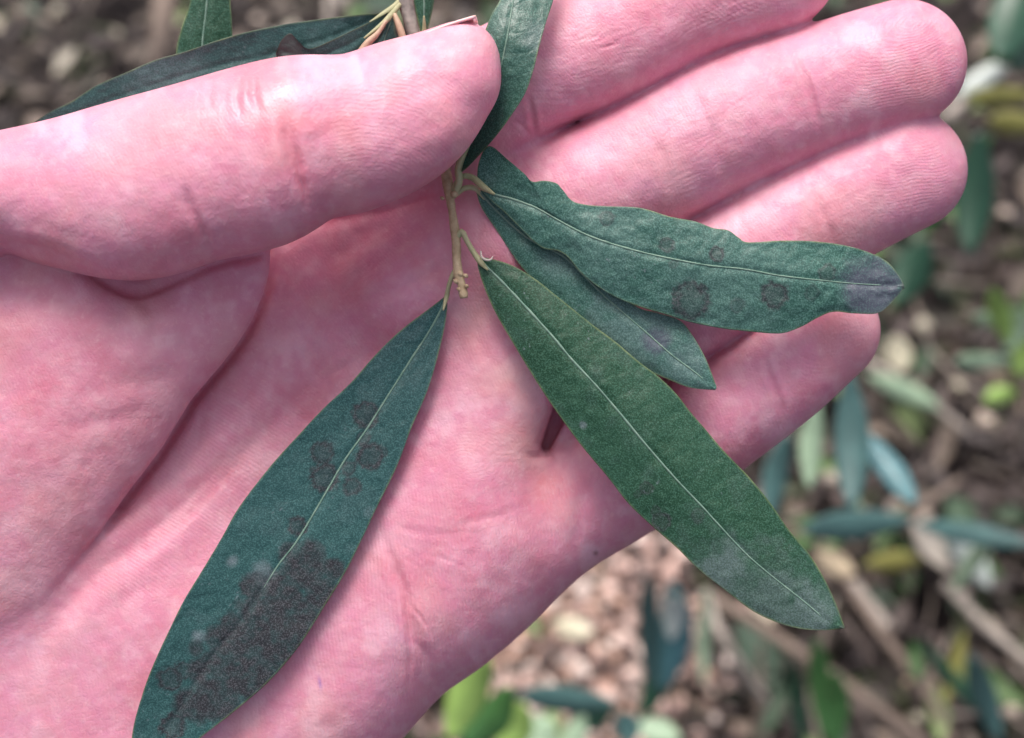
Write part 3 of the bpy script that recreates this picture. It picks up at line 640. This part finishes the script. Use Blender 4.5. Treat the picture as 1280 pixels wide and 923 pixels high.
# leaves behind the thumb
leaf(LM_DARK, [(488, 12), (472, 17), (455, 18), (417, 22), (380, 27), (355, 31), (314, 39), (274, 50), (233, 64), (195, 75), (157, 91), (119, 108), (91, 126), (63, 140), (38, 156)],
     [(489, 14), (460, 28), (400, 52), (340, 68), (280, 82), (220, 98), (160, 118), (100, 140), (60, 150), (37, 157)],
     [(490, 16), (470, 40), (420, 75), (340, 105), (260, 125), (190, 140), (120, 158), (70, 162), (37, 158)],
     [10, 22, 30, 34, 34, 30, 26], [12, 28, 38, 42, 40, 34, 26], [6, 6, 8, 8, 8, 14, 26], 240, 30, label='long dark leaf lying behind the thumb', seed=53, rib=None, bloom_sheen=[(200, 90, 60, .3)])
leaf(LM_DARK, [(484, 16), (470, 24), (455, 31), (430, 43), (400, 57), (385, 61), (374, 53), (363, 42), (352, 50), (345, 66)],
     [(485, 17), (470, 36), (440, 55), (410, 68), (390, 74), (370, 70), (355, 66), (345, 68)], [(486, 19), (478, 44), (450, 80), (420, 96), (390, 100), (365, 90), (350, 80), (345, 70)],
     [22, 38, 46, 48, 48, 48], [26, 44, 52, 54, 58, 50], [18, 22, 24, 26, 30, 44], 150, 24, brown=[(360, 58, 22, .75)], label='short leaf with a brown curled tip behind the thumb', seed=63, rib=None)
leaf(LM_DARK, [(490, 20), (480, 34), (470, 52), (460, 72), (450, 100)], [(491, 21), (484, 40), (478, 60), (470, 100)], [(493, 22), (494, 40), (500, 60), (505, 80), (490, 104)],
     [12, 14, 14, 10], [10, 10, 8, 8], [12, 14, 12, 10], 80, 20, label='small dark leaf tucked beside the grey stem', seed=73, rib=(1.6, 1))
leaf(LM_GREEN, [(530, 50), (524, 34), (519, 12), (514, -20), (510, -70), (520, -130)], [(530, 50), (530, 30), (530, 0), (528, -40), (522, -130)], [(531, 50), (538, 26), (543, 0), (546, -40), (540, -90), (524, -131)],
     [20, 24, 28, 30, 30], [18, 16, 16, 18, 30], [18, 16, 16, 18, 30], 100, 20, label='narrow leaf right of the grey stem at the top edge', seed=83, rib=(2, 1))
leaf(LM_GREEN, [(252, 150), (228, 110), (220, 70), (226, 38), (236, 9), (240, -20), (236, -70), (255, -140)], [(254, 150), (254, 100), (253, 57), (258, 9), (262, -40), (262, -90), (257, -141)],
     [(256, 150), (280, 110), (290, 60), (290, 30), (288, 0), (286, -40), (278, -90), (259, -141)], [-20, -12, -8, -8, -10], [-24, -18, -14, -14, -12], [-26, -20, -16, -16, -12], 140, 26,
     label='upright leaf at the top edge behind the long dark leaf', seed=93, rib=(2.4, 1.6))
# stem and petioles
def ptube(name, pts, mat, n=40, sides=12, bumpy=.12, seed=1, parent=None, label=None):
    P = catmull(pts, n); r = P[:, 3] * (1 + bumpy * fbm(np.linspace(0, n / 5, n), np.zeros(n), 3, seed))
    V, Fq = tube_geo(W(P[:, 0], P[:, 1], P[:, 2]), r * S, sides); V = V + 0
    c = P.mean(0); return mesh(name, V, Fq, mat, parent or sprig, label=label)
ptube('stem', [(498, -140, 0, 13), (504, -60, 4, 12), (508, 0, 8, 10.5), (514, 30, 12, 9), (519, 52, 14, 7.5), (528, 90, 18, 7), (540, 140, 20, 7), (552, 190, 26, 6.5), (558, 215, 34, 6.5)], TWIG_GREY, 60, 14, .12, 2, label='grey woody stem above the thumb')
ptube('stem', [(555, 200, 30, 6), (559, 225, 38, 6.6), (562, 245, 44, 6.2), (566, 270, 50, 5.2), (570, 300, 54, 5.4), (571, 325, 56, 5.6), (573, 342, 58, 6.5), (577, 356, 60, 5.2), (579, 366, 60, 5.8), (580, 373, 60, 4.8)], TWIG, 70, 14, .2, 3, label='pale brown stem tip below the thumb')
for pts in ([(568, 242, 46, 4), (574, 228, 50, 4.4), (573, 212, 54, 4.6), (577, 198, 60, 4.2), (588, 178, 66, 1.5)], [(570, 300, 54, 3.6), (577, 290, 56, 4), (583, 300, 58, 3.2), (591, 314, 58, 3.4), (600, 327, 60, 3.6), (610, 338, 64, 1.2)],
            [(570, 338, 56, 4), (565, 346, 54, 3), (561, 358, 48, 2.8), (558, 372, 42, 3.0), (554, 388, 50, 1.0)], [(566, 240, 44, 4), (576, 222, 46, 3.4), (590, 222, 50, 4), (604, 234, 58, 4.2), (618, 243, 66, 1.5)],
            [(566, 246, 40, 3.6), (580, 236, 40, 3.4), (594, 236, 42, 3.4), (606, 250, 42, 1)], [(505, -4, 8, 4), (494, 8, 12, 4.2), (480, 18, 20, 4), (462, 28, 26, 1)], [(500, 6, 14, 3), (488, 20, 28, 3.4), (476, 32, 40, 3), (455, 48, 48, 1)],
            [(520, 60, 14, 3), (526, 50, 16, 3.4), (530, 40, 20, 3), (530, 20, 28, 1)], [(262, -150, -8, 4), (257, -120, -8, 1.6)]):
    ptube('petiole', pts, PETIOLE, 24, 10, .1, 5)
ptube('bud_scale', [(493, 18, 26, 3), (497, 28, 28, 4), (502, 42, 28, 4.6), (506, 60, 26, 4)], TAN, 20, 10, .1, 6)
ptube('bud_scale', [(483, 26, 44, 2), (472, 42, 46, 3.2), (458, 56, 46, 4.6), (446, 76, 42, 6)], TAN, 20, 10, .1, 7)
for k, (a, b, c, r) in enumerate([(568, 243, 50, 4.2), (575, 343, 62, 3.6), (582, 345, 62, 3), (570, 352, 62, 3.4), (583, 358, 63, 2.8), (565, 281, 53, 3), (553, 248, 46, 2.6), (574, 362, 62, 3)]):
    ptube('bud', [(a - r, b - r * .5, c - 1, r * .3), (a, b, c + 1, r), (a + r * .9, b + r * .6, c, r * .35)], TWIG, 8, 8, .2, 20 + k)
ptube('petiole_curl', [(601, 314, 66, .9), (602, 321, 68, 1.3), (607, 325, 69, 1.5), (613, 325, 69, 1.3), (616, 321, 68, .7)], simple('dry_scale', (.45, .38, .34), (.55, .48, .44)), 16, 8, 0, 9)

# ------------------------------------------------------------------ BACKGROUND: ground, litter, shoots
M = MT('soil'); g = M.noise(30, 8, .65); g2 = M.noise(220, 5, .7)
M.set(Base_Color=M.mix(M.ramp(g2, [(.35, 0.), (.7, 1.)]), M.mix(M.ramp(g, [(.35, 0.), (.65, 1.)]), (.012, .009, .011), (.045, .034, .034)), (.09, .07, .065)), Roughness=.95, Normal=M.bump(g2, .006, 1))
n = 160; gx, gy = np.meshgrid(np.linspace(-1, 1, n), np.linspace(-1, 1, n), indexing='ij')
gx = np.sign(gx) * (np.abs(gx) * .9 + np.abs(gx) ** 7 * 60); gy = np.sign(gy) * (np.abs(gy) * .9 + np.abs(gy) ** 7 * 60) + .5
gz = .018 * fbm(gx * 9, gy * 9, 4, 4) - .02
idx = np.arange(n * n).reshape(n, n); q = np.stack([idx[:-1, :-1], idx[1:, :-1], idx[1:, 1:], idx[:-1, 1:]], -1).reshape(-1, 4)
props(mesh('ground', np.stack([gx, gy, gz], -1).reshape(-1, 3), q, M.m, origin=(0, 0, 0)), 'dark crumbly soil under the leaf litter', 'ground', kind='structure')
def gpt(u, v, lift=0.0):
    d = ground_depth(u, v); return Wd(u, v, d) + np.array([0, 0, lift])
def litter(name, n, area, size, colours, label, cat, seed, shape='leaf', lift=(.0, .02)):
    r = np.random.RandomState(seed); V = []; Fq = []; C = []
    for i in range(n):
        p = area(r)
        if p is None: continue
        ln = r.uniform(*size); a = r.uniform(0, 2 * math.pi); tl = r.normal(0, .35); tw = r.normal(0, .5)
        R3 = Matrix.Rotation(a, 3, 'Z') @ Matrix.Rotation(tl, 3, 'Y') @ Matrix.Rotation(tw, 3, 'X')
        if shape == 'leaf':
            k = 5; pts = []; b = r.normal(0, .25); wd = ln * r.uniform(.14, .26)
            for s_ in np.linspace(0, 1, k):
                w_ = wd * math.sin(math.pi * min(.98, max(.03, s_)) ** .9) + ln * .006; zc_ = b * ln * (s_ - .5) ** 2
                pts += [((s_ - .5) * ln, -w_, zc_ + w_ * .5), ((s_ - .5) * ln, 0, zc_), ((s_ - .5) * ln, w_, zc_ + w_ * .5)]
            fs = []
            for j in range(k - 1):
                for c in (0, 1): fs.append([j * 3 + c, j * 3 + c + 1, j * 3 + c + 4, j * 3 + c + 3])
            m_ = len(pts); pts += [(x, y, z_ - .0006) for x, y, z_ in pts]; fs += [[q_ + m_ for q_ in f[::-1]] for f in fs]
            bd = [3 * j for j in range(k)] + [3 * k - 2, 3 * k - 1] + [3 * j + 2 for j in range(k - 2, -1, -1)] + [1]
            for j in range(len(bd)):
                a0, b0 = bd[j], bd[(j + 1) % len(bd)]; fs.append([b0, a0, a0 + m_, b0 + m_])
        elif shape == 'twig':
            pts = []; fs = []; rr = ln * r.uniform(.008, .02); b1, b2 = r.normal(0, .06, 2)
            for j, s_ in enumerate(np.linspace(-.5, .5, 5)):
                for c in range(5):
                    an = c * 2 * math.pi / 5; pts.append((s_ * ln, b1 * ln * math.cos(6 * s_) + rr * math.cos(an), b2 * ln * math.sin(5 * s_) + rr * math.sin(an)))
                if j:
                    for c in range(5): fs.append([(j - 1) * 5 + c, (j - 1) * 5 + (c + 1) % 5, j * 5 + (c + 1) % 5, j * 5 + c])
            fs += [[4, 3, 2, 1, 0], [20, 21, 22, 23, 24]]
        else:
            e = r.uniform(.5, 1, 3) * ln / 2; pts = []; fs = []
            for ph_ in (-.9, 0, .9):
                for c in range(6):
                    an = c * math.pi / 3 + r.uniform(-.2, .2); k_ = math.cos(ph_) * r.uniform(.85, 1.1); pts.append((e[0] * k_ * math.cos(an), e[1] * k_ * math.sin(an), e[2] * math.sin(ph_) * .7))
            for j in (0, 1):
                for c in range(6): fs.append([j * 6 + c, j * 6 + (c + 1) % 6, j * 6 + 6 + (c + 1) % 6, j * 6 + 6 + c])
            fs += [[5, 4, 3, 2, 1, 0], [12, 13, 14, 15, 16, 17]]
        base = len(V); pz = p + np.array([0, 0, r.uniform(*lift)])
        for q_ in pts: V.append(np.array(R3 @ Vector(q_)) + pz)
        Fq += [[j + base for j in f] for f in fs]
        c = np.array(colours[r.randint(len(colours))]) * r.uniform(.7, 1.2); C += [c] * len(pts)
    M = MT(name + '_surface'); g = M.noise(400, 3, .6)
    M.set(Base_Color=M.mix(M.math('MULTIPLY', M.ramp(g, [(.35, 0.), (.7, 1.)]), .4), M.attr('tint').outputs['Color'], (.10, .07, .05)), Roughness=.6)
    o = mesh(name, np.array(V), Fq, M.m, origin=(0, 0, 0), smoothf=(shape != 'chip')); cattr(o, 'tint', np.array(C)); props(o, label, cat, kind='stuff'); return o
def anywhere(u0, u1, v0, v1):
    return lambda r: gpt(r.uniform(u0, u1), r.uniform(v0, v1))
def blobarea(cu, cv, su, sv):
    return lambda r: gpt(r.normal(cu, su), r.normal(cv, sv))
full = anywhere(-500, 1750, -420, 1350)
litter('leaf_litter', 9500, full, (.012, .034), [(.10, .075, .07), (.05, .04, .042), (.22, .18, .15), (.05, .045, .035), (.10, .085, .085), (.06, .045, .045), (.05, .07, .03), (.28, .22, .18), (.04, .03, .032)], 'brown and grey dead leaves covering the soil', 'leaf litter', 11, lift=(-.005, .02))
litter('fallen_twigs', 700, full, (.04, .14), [(.15, .11, .09), (.26, .21, .18), (.08, .06, .055), (.32, .27, .23)], 'thin dry twigs scattered through the leaf litter', 'twigs', 12, 'twig')
litter('bark_chips', 1600, blobarea(715, 785, 85, 125), (.006, .014), [(.90, .66, .58), (.90, .62, .54), (.80, .52, .40), (.90, .74, .66), (.30, .20, .17), (.16, .11, .10), (.45, .30, .26)], 'bark chips coloured pale pink as if sunlit, heaped below the little finger edge', 'bark chips', 13, 'chip', (.01, .04))  # pale colours stand in for sunlight on this patch
litter('bark_chips', 1100, full, (.007, .016), [(.45, .38, .32), (.20, .15, .14), (.75, .62, .52), (.6, .55, .42), (.10, .08, .075), (.10, .08, .075)], 'grey-brown bark crumbs scattered over the soil', 'bark chips', 14, 'chip', (.01, .03))

litter('ground_weeds', 520, full, (.02, .05), [(.05, .14, .04), (.10, .20, .06), (.07, .13, .09), (.22, .30, .12), (.04, .09, .05)], 'small green weed leaves poking out of the litter', 'weeds', 15, 'leaf', (.0, .05))
litter('bleached_litter', 200, full, (.02, .05), [(.62, .54, .42), (.55, .50, .44), (.70, .64, .52)], 'bleached straw coloured leaf scraps on the dark litter', 'leaf litter', 16, 'leaf', (.01, .035))
def bg_leaf_mat(name, c, rough=.4):
    M = MT(name); g = M.noise(120, 3, .6)
    M.set(Base_Color=M.mix(M.ramp(g, [(.3, 0.), (.7, 1.)]), c, tuple(min(1, x * 1.5) for x in c)), Roughness=rough, Specular_IOR_Level=.5); return M.m
BG = dict(teal=bg_leaf_mat('bg_teal', (.045, .10, .095)), dark=bg_leaf_mat('bg_dark', (.015, .055, .03)), blue=bg_leaf_mat('bg_blue', (.06, .15, .165), .35), green=bg_leaf_mat('bg_green', (.05, .14, .04)),
          pale=bg_leaf_mat('bg_pale', (.26, .36, .24)), lime=bg_leaf_mat('bg_lime', (.26, .40, .10)), white=bg_leaf_mat('bg_white', (.36, .40, .37), .3), dry=bg_leaf_mat('bg_dry', (.50, .40, .27)), cream=bg_leaf_mat('bg_cream', (.50, .46, .33)),
          olive=bg_leaf_mat('bg_olive', (.20, .19, .05)))
BST = simple('bg_stem', (.22, .17, .13), (.34, .27, .21), 200, .8)
def bg_leaf(parent, name, u0, v0, d0, u1, v1, d1, wpx, mat, bend=0.0, roll=0.0):
    a, b = Wd(u0, v0, d0), Wd(u1, v1, d1); ax = b - a; ln = np.linalg.norm(ax); ax /= ln
    view = (a + b) / 2 - CAM; view /= np.linalg.norm(view); sd_ = np.cross(ax, view); sd_ /= np.linalg.norm(sd_); nn = np.cross(sd_, ax)
    sd_, nn = sd_ * math.cos(roll) + nn * math.sin(roll), nn * math.cos(roll) - sd_ * math.sin(roll)
    wd = wpx / 2 / D * (d0 + d1) / 2; k, m_ = 15, 7; V = []; Fq = []
    for i in range(k):
        s_ = i / (k - 1); w_ = wd * (math.sin(math.pi * min(.995, .02 + .96 * s_)) ** .75)
        for j in range(m_):
            t = j / (m_ - 1) * 2 - 1; V.append(a + ax * ln * s_ + sd_ * (w_ * t + bend * ln * math.sin(math.pi * s_)) + nn * (w_ * .3 * abs(t) + .06 * ln * math.sin(math.pi * s_)))
    V = np.array(V); q = []
    for i in range(k - 1):
        for j in range(m_ - 1): q.append([i * m_ + j, i * m_ + j + 1, (i + 1) * m_ + j + 1, (i + 1) * m_ + j])
    n0 = len(V); V2_ = np.vstack([V, V - nn * .0005]); q2 = [[x + n0 for x in f[::-1]] for f in q]
    bd = list(range(m_)) + [i * m_ + m_ - 1 for i in range(1, k)] + [(k - 1) * m_ + j for j in range(m_ - 2, -1, -1)] + [i * m_ for i in range(k - 2, 0, -1)]
    sdq = [[bd[(j + 1) % len(bd)], bd[j], bd[j] + n0, bd[(j + 1) % len(bd)] + n0] for j in range(len(bd))]
    return mesh(name, V2_, q + q2 + sdq, BG[mat], parent)
def shoot(label, stem, leaves, name='olive_shoot', group='young olive shoots standing in the litter behind the hand'):
    """stem: [(u,v,depth,r_mm)...] from the soil up; leaves: (u0,v0,d0,u1,v1,d1,width,mat,bend,roll)"""
    g0 = ground_depth(stem[0][0], stem[0][1]); st_ = [(stem[0][0], stem[0][1], g0 + .01, stem[0][3])] + list(stem[1:])
    root = empty(name, Wd(st_[0][0], st_[0][1], g0).tolist(), label, 'shoot', group)
    P = catmull(st_, 24); V, Fq = tube_geo(Wd(P[:, 0], P[:, 1], P[:, 2]), P[:, 3] * .001, 8); mesh('stem', V, Fq, BST, root)
    for lf in leaves: bg_leaf(root, 'leaf', *lf)
    return root
shoot('shoot with blue-green hanging leaves just below the little fingertip', [(1130, 560, 0, 2.2), (1090, 500, .70, 1.8), (1062, 465, .50, 1.4), (1050, 440, .46, 1)],
      [(1062, 468, .48, 1064, 636, .47, 44, 'teal', .02, .1), (1080, 540, .52, 1144, 630, .50, 34, 'blue', .03, .3), (1022, 500, .54, 1012, 610, .54, 30, 'pale', 0, .3), (985, 540, .56, 962, 650, .56, 34, 'teal', 0, .4), (1048, 585, .55, 1078, 640, .56, 14, 'pale', 0, 0)])
shoot('low shoot holding two near-horizontal teal leaves right of the long leaf tip', [(1150, 720, 0, 2), (1145, 690, .72, 1.6), (1135, 655, .62, 1.2)],
      [(1140, 650, .60, 1003, 662, .58, 40, 'teal', .02, .2), (1145, 655, .62, 1295, 680, .62, 30, 'teal', .02, .3), (1150, 700, .70, 1080, 706, .72, 26, 'olive', 0, .2), (1190, 740, .7, 1245, 670, .66, 22, 'pale', .05, .3)])
shoot('shoot with upright narrow leaves, one with its highlight as a white blade, below the long leaf', [(845, 905, 0, 2), (836, 880, .70, 1.6), (826, 850, .62, 1.2)],
      [(815, 870, .60, 808, 722, .56, 26, 'teal', .01, .2), (828, 865, .60, 842, 728, .57, 44, 'blue', -.03, .2), (838, 800, .58, 843, 745, .565, 30, 'white', 0, .2), (800, 900, .64, 845, 800, .62, 36, 'dark', .03, .3), (880, 860, .66, 885, 735, .64, 16, 'pale', .04, .2)])  # the white blade is the broad leaf's highlight, made as colour
shoot('shoot with bright yellow-green leaves touching the bottom edge beside the palm heel', [(600, 985, 0, 2), (600, 950, .66, 1.6), (598, 920, .58, 1.2)],
      [(560, 925, .52, 610, 822, .50, 52, 'lime', .05, .2), (575, 930, .54, 640, 860, .52, 46, 'green', -.04, .3), (625, 945, .56, 655, 880, .55, 50, 'lime', .02, .2), (640, 950, .58, 690, 900, .58, 60, 'pale', 0, .2), (700, 950, .6, 730, 895, .6, 30, 'pale', 0, .2)])
shoot('shoot with dark teal leaves spread level along the bottom edge', [(760, 960, 0, 2), (765, 930, .72, 1.6), (770, 890, .66, 1.2)],
      [(770, 880, .62, 645, 868, .60, 34, 'teal', .02, .2), (765, 885, .62, 715, 905, .62, 40, 'dark', .02, .2), (780, 890, .62, 790, 930, .62, 34, 'teal', .02, .2), (790, 900, .64, 850, 925, .63, 36, 'pale', .02, .3)])
shoot('dark green shoot at the right edge behind the ring fingertip', [(1245, 360, 0, 2.4), (1240, 300, .8, 2), (1230, 200, .66, 1.5), (1225, 150, .6, 1)],
      [(1225, 165, .58, 1212, 318, .58, 48, 'dark', .02, .2), (1160, 300, .64, 1120, 380, .64, 48, 'dark', .02, .2), (1240, 170, .62, 1150, 300, .66, 26, 'green', 0, .2), (1150, 310, .7, 1140, 345, .7, 30, 'green', 0, .2)])
shoot('dark leaves entering at the top right corner', [(1330, 200, 0, 2.4), (1320, 80, .75, 2), (1300, 0, .6, 1.5), (1290, -60, .55, 1)],
      [(1290, -50, .54, 1250, 72, .52, 62, 'dark', .03, .2), (1300, 0, .55, 1268, 90, .54, 40, 'dark', .02, .3), (1295, 120, .66, 1205, 122, .66, 26, 'olive', .02, .2), (1290, 80, .66, 1230, 60, .64, 26, 'green', .02, .2), (1300, 160, .72, 1235, 150, .72, 30, 'olive', .02, .2)])
shoot('pale yellow-green young shoot at the right edge', [(1290, 520, 0, 2), (1275, 480, .75, 1.6), (1262, 430, .65, 1.2), (1255, 390, .62, .9)],
      [(1262, 430, .62, 1240, 362, .60, 28, 'lime', .02, .2), (1260, 440, .63, 1275, 385, .62, 34, 'pale', .02, .2), (1266, 450, .64, 1195, 450, .62, 22, 'pale', .04, .2), (1272, 470, .65, 1290, 420, .64, 36, 'lime', .02, .2), (1270, 490, .7, 1230, 500, .7, 24, 'lime', 0, .2), (1262, 410, .64, 1215, 395, .63, 18, 'pale', 0, .2)])
shoot('green grassy shoot at the lower right', [(1030, 960, 0, 2), (1032, 940, .70, 1.6), (1034, 915, .64, 1)],
      [(1034, 930, .64, 1020, 800, .62, 30, 'green', .02, .2), (1045, 935, .64, 1045, 840, .62, 34, 'green', .02, .2), (1005, 940, .66, 990, 820, .64, 20, 'dark', .02, .2)])
shoot('grey-green shoot in the bottom right corner', [(1240, 960, 0, 2), (1240, 940, .70, 1.6), (1240, 915, .66, 1)],
      [(1250, 930, .64, 1215, 820, .62, 34, 'teal', .03, .2), (1235, 900, .66, 1150, 800, .66, 18, 'dark', .03, .2), (1180, 880, .7, 1205, 790, .7, 18, 'olive', .0, .2)])
def stick(label, pts, r0, r1, mat, group='fallen sticks on the litter'):
    P = catmull([(a, b, ground_depth(a, b) - l, 0) for a, b, l in pts], 26); r = np.linspace(r0, r1, 26) * .00072 * (1 + .15 * fbm(np.linspace(0, 5, 26), np.zeros(26), 2, 3))
    V, Fq = tube_geo(Wd(P[:, 0], P[:, 1], P[:, 2]), r, 9); o = mesh('fallen_stick', V, Fq, mat); props(o, label, 'stick', group); return o
S1 = simple('stick_brown', (.15, .11, .09), (.27, .21, .17), 120, .85); S2 = simple('stick_pale', (.30, .26, .22), (.46, .40, .35), 120, .8)
stick('longest brown stick, running down from the long leaf tip to the bottom edge', [(880, 740, .06), (960, 790, .07), (1060, 860, .06), (1160, 935, .04)], 4, 6, S1)
stick('brown stick crossing to the bottom right, thicker at its lower end', [(1040, 700, .05), (1100, 790, .05), (1160, 870, .04), (1190, 940, .03)], 3, 6, S1)
stick('pale stick lying above the ring fingertip at the right edge', [(1180, 150, .06), (1220, 110, .06), (1290, 60, .05)], 6, 5, S2)
stick('pale grey stick standing near the white highlight blade', [(880, 740, .10), (905, 800, .10), (960, 880, .06)], 4, 3, S2)
stick('short pinkish stick below the long leaf tip', [(1065, 730, .05), (1110, 785, .05)], 5, 5, S2)
stick('grey stick along the right edge of the litter', [(1180, 730, .05), (1240, 790, .05), (1290, 830, .05)], 4, 4, S2)
stick('thin stick crossing beneath the hanging blue-green leaves', [(970, 660, .07), (1060, 672, .07), (1140, 640, .06), (1200, 600, .05)], 3, 3, S1)
stick('grey stick slanting down from the little fingertip', [(1080, 450, .05), (1130, 480, .05), (1210, 540, .04)], 4, 3, S2)
stick('thin upright brown stick at the top edge left of the grey stem', [(415, -20, .2), (410, 5, .22), (412, 60, .2)], 3, 3, S2)
stick('thick dark brown stick behind the upright leaf at the top edge', [(210, -60, .15), (205, 20, .15), (195, 110, .1)], 13, 11, S1)
def dead(label, *a, mat='cream'):
    o = bg_leaf(None, 'dead_leaf', *a[:7], mat, *a[7:]); props(o, label, 'dead leaf', 'pale dead leaves lying on the litter')
dead('cream dead leaf bright among the bark chips below the palm edge', 692, 780, .72, 740, 792, .72, 30, 0, .1)
dead('whitish curled dead leaf right of the level teal leaves', 1180, 660, .72, 1238, 735, .72, 34, .05, .1, mat='white')
dead('pinkish cream dead leaf right of the little fingertip', 1118, 420, .74, 1130, 465, .74, 34, .0, .1)
dead('long whitish dead leaf under the little fingertip', 1085, 470, .74, 1175, 510, .74, 26, .03, .1, mat='pale')
dead('tan dead leaf beside the tip of the long leaf', 1020, 690, .74, 1068, 718, .74, 30, 0, .1, mat='dry')
dead('white dead leaf in the upper right behind the middle fingertip', 1195, 120, .74, 1262, 75, .74, 26, 0, .1, mat='white')
dead('small tan dead leaf at the right edge', 1240, 500, .74, 1256, 465, .72, 20, 0, .1, mat='dry')
dead('tan dead leaf near the bottom edge right of the bark chips', 1130, 850, .74, 1165, 880, .74, 30, 0, .1, mat='dry')
